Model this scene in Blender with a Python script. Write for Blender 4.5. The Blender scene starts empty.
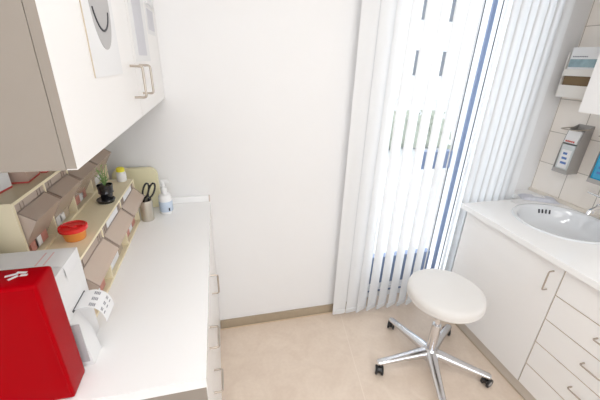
import bpy, bmesh, math, random
from mathutils import Vector, Matrix
random.seed(4)
C = bpy.context.scene.collection
PI = math.pi
R = math.radians
# ---------------------------------------------------------------- camera
cd = bpy.data.cameras.new('camera')
cd.sensor_width = 36.0
cd.lens = 36.0 * 321.36 / 600.0
cd.clip_start = 0.02
cam = bpy.data.objects.new('camera', cd)
C.objects.link(cam)
cam.matrix_world = Matrix.Translation((0, 0, 1.6)) @ Matrix.Rotation(-0.256481, 4, 'Z') @ \
    Matrix.Rotation(PI / 2 - 0.407338, 4, 'X') @ Matrix.Rotation(0.036872, 4, 'Z')
bpy.context.scene.camera = cam
# ---------------------------------------------------------------- world, lights, exposure
w = bpy.data.worlds.new('sky')
bpy.context.scene.world = w
w.use_nodes = True
bg = w.node_tree.nodes['Background']
bg.inputs[0].default_value = (0.90, 0.95, 1.0, 1)
bg.inputs[1].default_value = 5.0
vs = bpy.context.scene.view_settings
vs.view_transform = 'Standard'
vs.look = 'None'
vs.exposure = -1.17
vs.gamma = 1.0
vs.use_curve_mapping = False
LAMP_W = 17.0
DAY_W = 62.0


def area(name, loc, rot, sx, sy, power, col):
    l = bpy.data.lights.new(name, 'AREA')
    l.shape = 'RECTANGLE'
    l.size = sx
    l.size_y = sy
    l.energy = power
    l.color = col
    o = bpy.data.objects.new(name, l)
    C.objects.link(o)
    o.location = loc
    o.rotation_euler = rot
    return o


# daylight coming in through the tall window, lamp light from two ceiling fixtures
area('window_daylight', (1.35, 2.75, 1.5), (R(-90), 0, 0), 1.6, 2.6, DAY_W, (0.93, 0.97, 1.0))
area('rear_fill_light', (0.74, -1.86, 1.45), (R(90), 0, 0), 2.2, 1.5, 32.0, (0.97, 0.98, 1.0))  # fill light added behind the camera to even out the brightness

# ---------------------------------------------------------------- materials
MATS = {}


def mat(name, col, rough=0.5, metal=0.0, var=0.03, scale=6.0, bump=0.0, spec=0.5, coat=0.0,
        trans=0.0, alpha=1.0, translucent=0.0, emis=None, emis_s=0.0, bscale=None):
    if name in MATS:
        return MATS[name]
    m = bpy.data.materials.new(name)
    m.use_nodes = True
    nt = m.node_tree
    b = nt.nodes['Principled BSDF']
    tc = nt.nodes.new('ShaderNodeTexCoord')
    nz = nt.nodes.new('ShaderNodeTexNoise')
    nz.inputs['Scale'].default_value = scale
    nz.inputs['Detail'].default_value = 4
    nt.links.new(tc.outputs['Object'], nz.inputs['Vector'])
    mx = nt.nodes.new('ShaderNodeMix')
    mx.data_type = 'RGBA'
    mx.inputs[6].default_value = tuple(max(0, c * (1 - var)) for c in col) + (1,)
    mx.inputs[7].default_value = tuple(min(1, c * (1 + var)) for c in col) + (1,)
    nt.links.new(nz.outputs[0], mx.inputs[0])
    nt.links.new(mx.outputs[2], b.inputs['Base Color'])
    b.inputs['Roughness'].default_value = rough
    b.inputs['Metallic'].default_value = metal
    b.inputs['Specular IOR Level'].default_value = spec
    b.inputs['Coat Weight'].default_value = coat
    b.inputs['Transmission Weight'].default_value = trans
    b.inputs['Alpha'].default_value = alpha
    if emis:
        b.inputs['Emission Color'].default_value = emis + (1,)
        b.inputs['Emission Strength'].default_value = emis_s
    if bump:
        bp = nt.nodes.new('ShaderNodeBump')
        bp.inputs['Strength'].default_value = bump
        bp.inputs['Distance'].default_value = 0.002
        if bscale:
            n2 = nt.nodes.new('ShaderNodeTexNoise')
            n2.inputs['Scale'].default_value = bscale
            nt.links.new(tc.outputs['Object'], n2.inputs['Vector'])
            nt.links.new(n2.outputs[0], bp.inputs['Height'])
        else:
            nt.links.new(nz.outputs[0], bp.inputs['Height'])
        nt.links.new(bp.outputs[0], b.inputs['Normal'])
    if translucent:
        out = nt.nodes['Material Output']
        tr = nt.nodes.new('ShaderNodeBsdfTranslucent')
        nt.links.new(mx.outputs[2], tr.inputs[0])
        ms = nt.nodes.new('ShaderNodeMixShader')
        ms.inputs[0].default_value = translucent
        nt.links.new(b.outputs[0], ms.inputs[1])
        nt.links.new(tr.outputs[0], ms.inputs[2])
        nt.links.new(ms.outputs[0], out.inputs[0])
    MATS[name] = m
    return m


def clear_mat(name, tint, rough=0.08, opaque=0.35, glosscol=None):
    """thin clear plastic or glass: tinted see-through mixed with a glossy skin"""
    if name in MATS:
        return MATS[name]
    m = bpy.data.materials.new(name)
    m.use_nodes = True
    nt = m.node_tree
    b = nt.nodes['Principled BSDF']
    tc = nt.nodes.new('ShaderNodeTexCoord')
    nz = nt.nodes.new('ShaderNodeTexNoise')
    nz.inputs['Scale'].default_value = 9
    nt.links.new(tc.outputs['Object'], nz.inputs['Vector'])
    rp = nt.nodes.new('ShaderNodeMapRange')
    rp.inputs['To Min'].default_value = rough * 0.8
    rp.inputs['To Max'].default_value = rough * 1.3
    nt.links.new(nz.outputs[0], rp.inputs[0])
    nt.links.new(rp.outputs[0], b.inputs['Roughness'])
    b.inputs['Base Color'].default_value = (glosscol or tint) + (1,)
    tr = nt.nodes.new('ShaderNodeBsdfTransparent')
    tr.inputs[0].default_value = tint + (1,)
    ms = nt.nodes.new('ShaderNodeMixShader')
    ms.inputs[0].default_value = opaque
    out = nt.nodes['Material Output']
    nt.links.new(tr.outputs[0], ms.inputs[1])
    nt.links.new(b.outputs[0], ms.inputs[2])
    nt.links.new(ms.outputs[0], out.inputs[0])
    MATS[name] = m
    return m


def floor_mat():
    m = mat('linoleum', (0.70, 0.56, 0.44), rough=0.42, var=0.0)
    nt = m.node_tree
    b = nt.nodes['Principled BSDF']
    tc = nt.nodes.new('ShaderNodeTexCoord')
    n1 = nt.nodes.new('ShaderNodeTexNoise')
    n1.inputs['Scale'].default_value = 7
    n1.inputs['Detail'].default_value = 8
    n1.inputs['Distortion'].default_value = 1.4
    n2 = nt.nodes.new('ShaderNodeTexNoise')
    n2.inputs['Scale'].default_value = 55
    n2.inputs['Detail'].default_value = 4
    nt.links.new(tc.outputs['Object'], n1.inputs['Vector'])
    nt.links.new(tc.outputs['Object'], n2.inputs['Vector'])
    cr = nt.nodes.new('ShaderNodeValToRGB')
    cr.color_ramp.elements[0].position = 0.3
    cr.color_ramp.elements[0].color = (0.73, 0.60, 0.49, 1)
    cr.color_ramp.elements[1].position = 0.7
    cr.color_ramp.elements[1].color = (0.80, 0.675, 0.56, 1)
    ad = nt.nodes.new('ShaderNodeMath')
    ad.operation = 'ADD'
    ml = nt.nodes.new('ShaderNodeMath')
    ml.operation = 'MULTIPLY_ADD'
    ml.inputs[1].default_value = 0.5
    ml.inputs[2].default_value = -0.25
    nt.links.new(n2.outputs[0], ml.inputs[0])
    nt.links.new(n1.outputs[0], ad.inputs[0])
    nt.links.new(ml.outputs[0], ad.inputs[1])
    nt.links.new(ad.outputs[0], cr.inputs[0])
    # welded sheet seam running away from the camera
    sx = nt.nodes.new('ShaderNodeSeparateXYZ')
    nt.links.new(tc.outputs['Object'], sx.inputs[0])
    ma = nt.nodes.new('ShaderNodeMath')
    ma.operation = 'MULTIPLY_ADD'
    ma.inputs[1].default_value = -0.15
    ma.inputs[2].default_value = -0.50
    nt.links.new(sx.outputs[1], ma.inputs[0])
    s2 = nt.nodes.new('ShaderNodeMath')
    s2.operation = 'ADD'
    nt.links.new(sx.outputs[0], s2.inputs[0])
    nt.links.new(ma.outputs[0], s2.inputs[1])
    s3 = nt.nodes.new('ShaderNodeMath')
    s3.operation = 'COMPARE'
    s3.inputs[1].default_value = 0.0
    s3.inputs[2].default_value = 0.0022
    nt.links.new(s2.outputs[0], s3.inputs[0])
    mx = nt.nodes.new('ShaderNodeMix')
    mx.data_type = 'RGBA'
    nt.links.new(s3.outputs[0], mx.inputs[0])
    nt.links.new(cr.outputs[0], mx.inputs[6])
    mx.inputs[7].default_value = (0.83, 0.71, 0.60, 1)
    nt.links.new(mx.outputs[2], b.inputs['Base Color'])
    return m


def tile_mat():
    m = mat('wall_tile', (0.8, 0.76, 0.7), rough=0.16, var=0.0)
    nt = m.node_tree
    b = nt.nodes['Principled BSDF']
    tc = nt.nodes.new('ShaderNodeTexCoord')
    sx = nt.nodes.new('ShaderNodeSeparateXYZ')
    cb = nt.nodes.new('ShaderNodeCombineXYZ')
    ay = nt.nodes.new('ShaderNodeMath')
    ay.inputs[1].default_value = 10 - 0.04
    az = nt.nodes.new('ShaderNodeMath')
    az.inputs[1].default_value = 10 - 0.04
    nt.links.new(tc.outputs['Object'], sx.inputs[0])
    nt.links.new(sx.outputs[1], ay.inputs[0])
    nt.links.new(sx.outputs[2], az.inputs[0])
    nt.links.new(ay.outputs[0], cb.inputs[0])
    nt.links.new(az.outputs[0], cb.inputs[1])
    br = nt.nodes.new('ShaderNodeTexBrick')
    br.offset = 0.0
    br.squash = 1.0
    br.inputs['Scale'].default_value = 1.0
    br.inputs['Brick Width'].default_value = 0.2
    br.inputs['Row Height'].default_value = 0.2
    br.inputs['Mortar Size'].default_value = 0.0022
    br.inputs['Mortar Smooth'].default_value = 0.1
    br.inputs['Color1'].default_value = (0.90, 0.84, 0.77, 1)
    br.inputs['Color2'].default_value = (0.92, 0.865, 0.80, 1)
    br.inputs['Mortar'].default_value = (0.50, 0.45, 0.39, 1)
    nt.links.new(cb.outputs[0], br.inputs['Vector'])
    nt.links.new(br.outputs[0], b.inputs['Base Color'])
    bp = nt.nodes.new('ShaderNodeBump')
    bp.inputs['Strength'].default_value = 0.5
    bp.inputs['Distance'].default_value = 0.002
    bp.invert = True
    nt.links.new(br.outputs[1], bp.inputs['Height'])
    nt.links.new(bp.outputs[0], b.inputs['Normal'])
    return m


WALL = mat('wall_paint', (0.85, 0.842, 0.838), rough=0.85, var=0.01, bump=0.15, bscale=180)
CEIL = mat('ceiling_paint', (0.92, 0.92, 0.92), rough=0.9, var=0.01)
FLOOR = floor_mat()
TILE = tile_mat()
BASE = mat('baseboard_tan', (0.41, 0.33, 0.235), rough=0.5, var=0.08, scale=30)
LAM = mat('white_laminate', (0.90, 0.885, 0.87), rough=0.33, var=0.01)
LAMW = mat('white_worktop', (0.93, 0.925, 0.92), rough=0.25, var=0.01)
EDGE = mat('beige_edge_band', (0.60, 0.50, 0.38), rough=0.5)
TAUPE = mat('taupe_panel', (0.325, 0.282, 0.24), rough=0.5, var=0.03)
CARC = mat('beige_carcass', (0.52, 0.43, 0.32), rough=0.6)
GAPM = mat('dark_joint', (0.22, 0.17, 0.13), rough=0.8)
STEEL = mat('brushed_nickel', (0.50, 0.44, 0.38), rough=0.36, metal=1.0)
CHROME = mat('polished_chrome', (0.80, 0.80, 0.82), rough=0.13, metal=1.0)
SLAT = mat('blind_fabric', (0.955, 0.955, 0.955), rough=0.8, var=0.012, scale=60, translucent=0.36)
WHITE = mat('white_plastic', (0.84, 0.84, 0.84), rough=0.35, var=0.01)
FRAME = mat('white_window_frame', (0.86, 0.87, 0.89), rough=0.35, var=0.01)
BLUE = mat('blue_grey_aluminium', (0.19, 0.245, 0.38), rough=0.45, var=0.05)
RUBBER = mat('black_rubber', (0.015, 0.015, 0.016), rough=0.5)
BLACK = mat('black_glossy_plastic', (0.012, 0.012, 0.014), rough=0.12, coat=0.3)
SEAT = mat('white_vinyl', (0.78, 0.755, 0.725), rough=0.45, var=0.01, bump=0.1, bscale=300)
ALU = mat('polished_aluminium', (0.72, 0.72, 0.735), rough=0.22, metal=1.0)
RED = mat('red_glossy_vinyl', (0.38, 0.0, 0.004), rough=0.25, var=0.12, scale=5, coat=0.0, spec=0.05)
CREAM = mat('cream_plastic', (0.86, 0.77, 0.55), rough=0.45, var=0.02)
SMOKE = clear_mat('smoky_clear_plastic', (0.93, 0.85, 0.78), rough=0.16, opaque=0.45, glosscol=(0.93, 0.81, 0.71))
GLASS = clear_mat('window_glass', (0.97, 0.985, 1.0), rough=0.02, opaque=0.05)
PAPER = mat('white_paper', (0.83, 0.83, 0.835), rough=0.75, var=0.01)
GREYP = mat('grey_print', (0.50, 0.49, 0.49), rough=0.8, var=0.05)
GREYL = mat('light_grey_print', (0.66, 0.66, 0.70), rough=0.8, var=0.05, scale=40)
INK = mat('dark_ink', (0.06, 0.06, 0.07), rough=0.8)
INKG = mat('grey_ink', (0.30, 0.30, 0.33), rough=0.8)
REDINK = mat('red_ink', (0.62, 0.10, 0.08), rough=0.7)
REDP = mat('red_plastic', (0.78, 0.02, 0.02), rough=0.25, coat=0.2)
ORANGE = mat('orange_plastic', (0.82, 0.30, 0.06), rough=0.35)
YELLOW = mat('yellow_plastic', (0.88, 0.80, 0.05), rough=0.4)
PALEY = mat('pale_yellow_plastic', (0.88, 0.82, 0.56), rough=0.4, var=0.02)
GREEN = mat('leaf_green', (0.22, 0.36, 0.12), rough=0.55, var=0.3, scale=60)
SOIL = mat('soil', (0.05, 0.035, 0.025), rough=0.95, var=0.4, scale=90, bump=0.5)
CERAM = mat('white_ceramic', (0.78, 0.80, 0.825), rough=0.1, var=0.005, coat=0.4)
GREYPL = mat('grey_metal_casing', (0.42, 0.40, 0.38), rough=0.38, metal=0.35)
BLUELQ = mat('blue_liquid', (0.02, 0.30, 0.50), rough=0.15, coat=0.3)
LBLUE = mat('pale_blue_label', (0.55, 0.64, 0.76), rough=0.6, var=0.06, scale=50)
TEAL = mat('teal_print', (0.16, 0.34, 0.38), rough=0.6, var=0.6, scale=45)
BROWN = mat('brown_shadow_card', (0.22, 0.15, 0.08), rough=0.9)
SKINP = mat('pink_packet', (0.55, 0.25, 0.20), rough=0.6, var=0.3, scale=30)


# ---------------------------------------------------------------- mesh helpers
def NB():
    return bmesh.new()


def box(bm, x0, x1, y0, y1, z0, z1, M=None, mi=0):
    vs_ = [bm.verts.new(p) for p in ((x0, y0, z0), (x1, y0, z0), (x1, y1, z0), (x0, y1, z0),
                                     (x0, y0, z1), (x1, y0, z1), (x1, y1, z1), (x0, y1, z1))]
    if M is not None:
        for v in vs_:
            v.co = M @ v.co
    fs = []
    for f in ((0, 3, 2, 1), (4, 5, 6, 7), (0, 1, 5, 4), (1, 2, 6, 5), (2, 3, 7, 6), (3, 0, 4, 7)):
        fs.append(bm.faces.new([vs_[i] for i in f]))
        fs[-1].material_index = mi
    return vs_


def prism(bm, prof, axis, a, b, mi=0):
    """prof: list of 2D points; axis 'y': (x,z) extruded along y; 'x': (y,z); 'z': (x,y)"""
    def P(p, t):
        if axis == 'y':
            return (p[0], t, p[1])
        if axis == 'x':
            return (t, p[0], p[1])
        return (p[0], p[1], t)
    A = [bm.verts.new(P(p, a)) for p in prof]
    B = [bm.verts.new(P(p, b)) for p in prof]
    n = len(prof)
    for i in range(n):
        bm.faces.new((A[i], A[(i + 1) % n], B[(i + 1) % n], B[i])).material_index = mi
    bm.faces.new(A[::-1]).material_index = mi
    bm.faces.new(B).material_index = mi


def tube(bm, pts, r, n=10, cap=True, mi=0):
    pts = [Vector(p) for p in pts]
    rs = r if isinstance(r, (list, tuple)) else [r] * len(pts)
    rings = []
    up = None
    for i, p in enumerate(pts):
        if i == 0:
            d = pts[1] - p
        elif i == len(pts) - 1:
            d = p - pts[i - 1]
        else:
            d = (pts[i + 1] - p).normalized() + (p - pts[i - 1]).normalized()
        d.normalize()
        if up is None:
            up = Vector((0, 0, 1)) if abs(d.z) < 0.9 else Vector((1, 0, 0))
        u = d.cross(up).normalized()
        v = u.cross(d).normalized()
        up = v
        rings.append([bm.verts.new(p + (u * math.cos(2 * PI * k / n) + v * math.sin(2 * PI * k / n)) * rs[i]) for k in range(n)])
    for a, b in zip(rings, rings[1:]):
        for k in range(n):
            bm.faces.new((a[k], a[(k + 1) % n], b[(k + 1) % n], b[k])).material_index = mi
    if cap:
        bm.faces.new(rings[0][::-1]).material_index = mi
        bm.faces.new(rings[-1]).material_index = mi


def rounded(pts, rad, seg=4):
    """round the corners of a polyline"""
    pts = [Vector(p) for p in pts]
    out = [pts[0]]
    for i in range(1, len(pts) - 1):
        p = pts[i]
        a = (pts[i - 1] - p).normalized() * rad + p
        b = (pts[i + 1] - p).normalized() * rad + p
        for k in range(seg + 1):
            t = k / seg
            out.append(a * (1 - t) ** 2 + p * 2 * t * (1 - t) + b * t * t)
    out.append(pts[-1])
    return out


def lathe(bm, prof, cx, cy, n=32, sx=1.0, sy=1.0, M=None, mi=0):
    """prof: (r,z) from bottom to top; r=0 closes"""
    rings = []
    for r, z in prof:
        if r <= 1e-6:
            rings.append([bm.verts.new((cx, cy, z))])
        else:
            rings.append([bm.verts.new((cx + r * sx * math.cos(2 * PI * k / n), cy + r * sy * math.sin(2 * PI * k / n), z)) for k in range(n)])
    if M is not None:
        for rg in rings:
            for v in rg:
                v.co = M @ v.co
    for a, b in zip(rings, rings[1:]):
        for k in range(n):
            k2 = (k + 1) % n
            if len(a) == 1 and len(b) == 1:
                continue
            if len(a) == 1:
                f = bm.faces.new((a[0], b[k2], b[k]))
            elif len(b) == 1:
                f = bm.faces.new((a[k], a[k2], b[0]))
            else:
                f = bm.faces.new((a[k], a[k2], b[k2], b[k]))
            f.material_index = mi


def bevel(bm, off, seg=2, ang=30):
    es = [e for e in bm.edges if len(e.link_faces) == 2 and e.calc_face_angle(0) > R(ang)]
    bmesh.ops.bevel(bm, geom=es, offset=off, segments=seg, affect='EDGES', profile=0.5, clamp_overlap=True)


WL = {}


def obj(name, bm, m, parent=None, bev=0.0, seg=2, smooth=True, ang=35, base=None, recalc=True):
    """link the bmesh (world coordinates) as one object; its origin goes to the parent's or to its own base"""
    if bev:
        bevel(bm, bev, seg)
    if recalc:
        bmesh.ops.recalc_face_normals(bm, faces=bm.faces)
    if parent is not None:
        off = WL[parent.name]
    elif base is not None:
        off = Vector(base)
    else:
        xs = [v.co.x for v in bm.verts]
        ys = [v.co.y for v in bm.verts]
        zs = [v.co.z for v in bm.verts]
        off = Vector(((min(xs) + max(xs)) / 2, (min(ys) + max(ys)) / 2, min(zs)))
    for v in bm.verts:
        v.co -= off
    me = bpy.data.meshes.new(name)
    bm.to_mesh(me)
    bm.free()
    for mm in (m if isinstance(m, (list, tuple)) else [m]):
        me.materials.append(mm)
    if smooth:
        for p in me.polygons:
            p.use_smooth = True
        me.set_sharp_from_angle(angle=R(ang))
    o = bpy.data.objects.new(name, me)
    C.objects.link(o)
    if parent is not None:
        o.parent = parent
    else:
        o.location = off
    WL[o.name] = off
    return o


def thing(name, label, cat, loc, group=None, kind=None):
    o = bpy.data.objects.new(name, None)
    C.objects.link(o)
    o.location = loc
    o.empty_display_size = 0.05
    WL[o.name] = Vector(loc)
    return tag(o, label, cat, group, kind)


def tag(o, label, cat, group=None, kind=None):
    if label:
        o['label'] = label
    if cat:
        o['category'] = cat
    if group:
        o['group'] = group
    if kind:
        o['kind'] = kind
    return o


def struct(name, bm, m, parent=None, bev=0.0, smooth=False):
    o = obj(name, bm, m, parent, bev=bev, smooth=smooth, base=None if parent else (0, 0, 0))
    if parent is None:
        o['kind'] = 'structure'
    return o


def bx(*a):
    bm = NB()
    box(bm, *a)
    return bm


def handle(parent, p0, p1, out, r=0.0034, m=None, name='handle'):
    """D-shaped pull between two mounting points, standing off along out"""
    p0, p1, out = Vector(p0), Vector(p1), Vector(out)
    bm = NB()
    tube(bm, rounded([p0, p0 + out, p1 + out, p1], 0.008), r, 10)
    return obj(name, bm, m or STEEL, parent)


# ---------------------------------------------------------------- room
XL, XR, YB, YF, ZC = -0.62, 2.09, 1.645, -1.9, 2.6
T = 0.25
WX0, WX1, WZ1 = 0.83, 1.86, 2.36
struct('floor', bx(XL - T, XR + T, YF - T, YB + T, -0.1, 0), FLOOR)
struct('ceiling', bx(XL - T, XR + T, YF - T, YB + T, ZC, ZC + 0.1), CEIL)
struct('wall_left', bx(XL - T, XL, YF - T, YB + T, 0, ZC), WALL)
struct('wall_right', bx(XR, XR + T, YF - T, YB + T, 0, ZC), TILE)
bm = NB()
box(bm, XL, -0.40, YF - T, YF, 0, ZC)
box(bm, 1.88, XR, YF - T, YF, 0, ZC)
box(bm, -0.40, 1.88, YF - T, YF, 0, 0.68)
box(bm, -0.40, 1.88, YF - T, YF, 2.22, ZC)
struct('wall_front', bm, WALL)
bm = NB()
box(bm, XL, WX0, YB, YB + T, 0, ZC)
box(bm, WX1, XR, YB, YB + T, 0, ZC)
box(bm, WX0, WX1, YB, YB + T, WZ1, ZC)
struct('wall_back', bm, WALL)
bm = NB()
box(bm, -0.066, WX0, YB - 0.012, YB - 0.0002, 0, 0.064)
struct('baseboard_back', bm, BASE, bev=0.003)
bm = NB()
tube(bm, [(-0.066, YB - 0.018, 0.004), (WX0, YB - 0.018, 0.004)], 0.004, 8)
struct('trim_1', bm, mat('floor_joint_sealant', (0.70, 0.55, 0.38), rough=0.6))

# window_1: white frame, blue-grey middle bar, transom and kick panel, two panes
FY = 1.725
win = bpy.data.objects.new('window_1', None)
C.objects.link(win)
win.location = ((WX0 + WX1) / 2, FY, 0)
win['kind'] = 'structure'
WL[win.name] = Vector(win.location)
bm = NB()
box(bm, WX0, WX0 + 0.06, FY, FY + 0.07, 0.0, WZ1)
box(bm, WX1 - 0.06, WX1, FY, FY + 0.07, 0.0, WZ1)
box(bm, WX0 + 0.06, WX1 - 0.06, FY, FY + 0.07, WZ1 - 0.07, WZ1)
box(bm, WX0 + 0.06, WX1 - 0.06, FY, FY + 0.07, 0.0, 0.085)
obj('frame', bm, FRAME, win, bev=0.004, smooth=False)
obj('mullion', bx(1.517, 1.543, FY + 0.014, FY + 0.026, 0.085, WZ1 - 0.07), BLUE, win, bev=0.003, smooth=False)
for gx in (1.468, 1.588):
    obj('gasket', bx(gx, gx + 0.0045, FY + 0.024, FY + 0.029, 0.085, WZ1 - 0.07), mat('dark_gasket', (0.05, 0.05, 0.055), rough=0.6), win, smooth=False)
obj('bottom_rail', bx(WX0 + 0.06, 1.468, FY + 0.01, FY + 0.06, 0.115, 0.34), BLUE, win, bev=0.003, smooth=False)
obj('gasket', bx(WX0 + 0.06, 1.468, FY + 0.012, FY + 0.058, 0.085, 0.115), FRAME, win, smooth=False)
obj('gasket', bx(WX0 + 0.06, 1.495, FY - 0.004, FY + 0.011, 0.048, 0.062), BLUE, win, smooth=False)
obj('transom', bx(1.24, 1.467, FY + 0.01, FY + 0.055, 0.985, 1.10), BLUE, win, bev=0.003, smooth=False)
obj('pane', bx(WX0 + 0.06, 1.530, FY + 0.03, FY + 0.04, 0.34, WZ1 - 0.07), GLASS, win, smooth=False)
obj('pane', bx(1.531, WX1 - 0.06, FY + 0.03, FY + 0.04, 0.085, WZ1 - 0.07), GLASS, win, smooth=False)

# added_fill_window: unseen window added behind the camera to let in fill light
w2 = bpy.data.objects.new('added_fill_window', None)
C.objects.link(w2)
w2.location = (0.74, YF, 0.7)
w2['kind'] = 'structure'
WL[w2.name] = Vector(w2.location)
bm = NB()
box(bm, -0.40, -0.34, YF - 0.1, YF - 0.04, 0.68, 2.22)
box(bm, 1.82, 1.88, YF - 0.1, YF - 0.04, 0.68, 2.22)
box(bm, -0.34, 1.82, YF - 0.1, YF - 0.04, 2.16, 2.22)
box(bm, -0.34, 1.82, YF - 0.1, YF - 0.04, 0.68, 0.74)
box(bm, 0.71, 0.77, YF - 0.1, YF - 0.04, 0.74, 2.16)
obj('frame', bm, FRAME, w2, smooth=False)
obj('pane', bx(-0.34, 0.71, YF - 0.075, YF - 0.07, 0.74, 2.16), GLASS, w2, smooth=False)
obj('pane', bx(0.77, 1.82, YF - 0.075, YF - 0.07, 0.74, 2.16), GLASS, w2, smooth=False)

# ---------------------------------------------------------------- outdoors
struct('ground', bx(-12, 26, YB + T, 40, -0.35, -0.15), mat('pale_paving', (0.62, 0.62, 0.62), rough=0.9, var=0.1, scale=2))
bl = thing('apartment_building', 'pale apartment block with rows of grey windows seen through the blind', 'building', (9.5, 18.5, -0.15))
obj('facade', bx(1, 18, 17, 20, -0.15, 9), mat('pale_render', (0.80, 0.80, 0.80), rough=0.9), bl, smooth=False)
GW = mat('grey_window_glass', (0.12, 0.13, 0.15), rough=0.15)
for zi in range(3):
    for xi in range(8):
        x = 1.8 + xi * 1.45
        z = 1.1 + zi * 2.7
        obj('window', bx(x, x + 0.62, 16.93, 17.0, z, z + 1.25), GW, bl, smooth=False)
bm = NB()
for k in range(260):
    x = random.uniform(1.2, 5.1)
    y = 6.6 + random.uniform(-0.35, 0.35)
    z = random.uniform(-0.1, 0.62)
    d = Vector((random.uniform(-1, 1), random.uniform(-1, 1), random.uniform(-0.6, 1))).normalized()
    u = d.orthogonal().normalized() * 0.09
    p = Vector((x, y, z))
    a = [bm.verts.new(q) for q in (p - d * 0.14, p + u, p + d * 0.14, p - u)]
    bm.faces.new(a)
for k in range(8):
    x = 1.3 + k * 0.5
    lathe(bm, [(0, -0.15), (0.3, -0.12), (0.36, 0.2), (0.3, 0.5), (0, 0.6)], x, 6.6, 10)
tag(obj('hedge', bm, mat('hedge_green', (0.36, 0.38, 0.30), rough=0.9, var=0.4, scale=8), base=(5, 6.6, -0.15), recalc=False),
    'low clipped green hedge outside the window', 'hedge')

# ---------------------------------------------------------------- vertical blind
vb = thing('vertical_blind', 'white vertical slat blind hanging to the floor in front of the window', 'blind', (1.27, 1.58, 0.02))
obj('headrail', bx(0.64, 1.90, 1.56, 1.60, 2.50, 2.56), WHITE, vb, bev=0.004)
obj('wall_bracket', bx(1.2, 1.24, 1.575, YB - 0.0005, 2.52, 2.56), WHITE, vb)


def slat(cx, deg, z0=0.032, w_=0.089):
    bm = NB()
    a = R(deg)
    ux, uy = math.cos(a), math.sin(a)
    nx, ny = -math.sin(a), math.cos(a)
    N = 8
    zs = [z0, 0.6, 1.2, 1.8, 2.50]
    th = 0.0007
    fr, bk = [], []
    for z in zs:
        f_, b_ = [], []
        for i in range(N + 1):
            t = (i / N - 0.5)
            bow = 0.006 * (1 - 4 * t * t)
            x = cx + ux * t * w_ + nx * bow
            y = 1.58 + uy * t * w_ + ny * bow
            f_.append(bm.verts.new((x, y, z)))
            b_.append(bm.verts.new((x + nx * th, y + ny * th, z)))
        fr.append(f_)
        bk.append(b_)
    for j in range(len(zs) - 1):
        for i in range(N):
            bm.faces.new((fr[j][i], fr[j][i + 1], fr[j + 1][i + 1], fr[j + 1][i]))
            bm.faces.new((bk[j][i + 1], bk[j][i], bk[j + 1][i], bk[j + 1][i + 1]))
        bm.faces.new((fr[j][0], fr[j + 1][0], bk[j + 1][0], bk[j][0]))
        bm.faces.new((fr[j][N], bk[j][N], bk[j + 1][N], fr[j + 1][N]))
    o = obj('slat', bm, SLAT, vb)
    b2 = NB()
    M = Matrix.Translation((cx + nx * 0.004, 1.58 + ny * 0.004, 0)) @ Matrix.Rotation(a, 4, 'Z')
    box(b2, -w_ / 2 + 0.004, w_ / 2 - 0.004, -0.004, 0.006, z0 - 0.006, z0 + 0.026, M)
    obj('weight', b2, SLAT, o, bev=0.003)


for cx, dg in ((0.716, -2), (0.808, 6), (0.880, 22), (0.955, 22), (1.033, 23), (1.112, 22), (1.190, 23), (1.262, 23), (1.320, 50)):
    slat(cx, dg)
for i in range(8):
    slat(1.462 + i * 0.056, [38, 20, 16, 22, 14, 20, 16, 12][i])

# ---------------------------------------------------------------- ceiling lights
for x, y in ((0.40, 0.42), (0.40, -0.9)):
    cl = thing('ceiling_light', 'rectangular white ceiling light panel ' + ('near the window' if y > 0 else 'at the back of the room'),
               'light', (x, y, ZC - 0.05), group='ceiling light panels')
    bm = NB()
    box(bm, x - 0.62, x + 0.62, y - 0.17, y - 0.15, ZC - 0.05, ZC - 0.0005)
    box(bm, x - 0.62, x + 0.62, y + 0.15, y + 0.17, ZC - 0.05, ZC - 0.0005)
    box(bm, x - 0.62, x - 0.60, y - 0.15, y + 0.15, ZC - 0.05, ZC - 0.0005)
    box(bm, x + 0.60, x + 0.62, y - 0.15, y + 0.15, ZC - 0.05, ZC - 0.0005)
    obj('frame', bm, WHITE, cl)
    obj('diffuser', bx(x - 0.60, x + 0.60, y - 0.15, y + 0.15, ZC - 0.035, ZC - 0.01),
        mat('lit_diffuser', (0.9, 0.9, 0.9), emis=(1, 0.97, 0.93), emis_s=6.0), cl, smooth=False)
    area('panel_lamp', (x, y, ZC - 0.06), (0, 0, 0), 1.15, 0.28, LAMP_W, (1.0, 0.985, 0.965))

# ---------------------------------------------------------------- left base cabinet with drawers and door, and its worktop
CX = -0.068
cb = thing('base_cabinet', 'white base cabinet under the long white desk top on the left', 'cabinet', (-0.35, 1.1, 0))
obj('carcass', bx(XL + 0.002, CX - 0.02, 0.585, YB - 0.002, 0.08, 0.868), CARC, cb, smooth=False)
obj('plinth', bx(XL + 0.01, CX - 0.003, 0.60, YB - 0.002, 0, 0.08), LAM, cb, smooth=False)
o = obj('end_panel', bx(XL + 0.002, CX - 0.002, 0.572, 0.585, 0.0, 0.868), TAUPE, cb, bev=0.002)
tag(o, 'taupe end panel', None)
d = obj('door', bx(CX - 0.019, CX, 1.083, YB - 0.004, 0.083, 0.862), LAM, cb, bev=0.002)
handle(d, (CX, 1.11, 0.80), (CX, 1.11, 0.71), (0.028, 0, 0))
zz = [0.083, 0.275, 0.470, 0.666, 0.862]
for i in range(4):
    d = obj('drawer', bx(CX - 0.019, CX, 0.588, 1.079, zz[i] + 0.002, zz[i + 1] - 0.002), LAM, cb, bev=0.002)
    zc = zz[i + 1] - 0.06
    handle(d, (CX, 0.745, zc), (CX, 0.83, zc), (0.028, 0, 0))
bm = NB()
box(bm, XL + 0.001, CX + 0.002, 0.566, YB - 0.001, 0.87, 0.90)
tag(obj('worktop', bm, LAMW, bev=0.004, seg=3), 'long white desk top along the left wall', 'worktop')
bm = NB()
box(bm, -0.60, CX - 0.004, YB - 0.016, YB - 0.001, 0.9005, 0.932)
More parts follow.
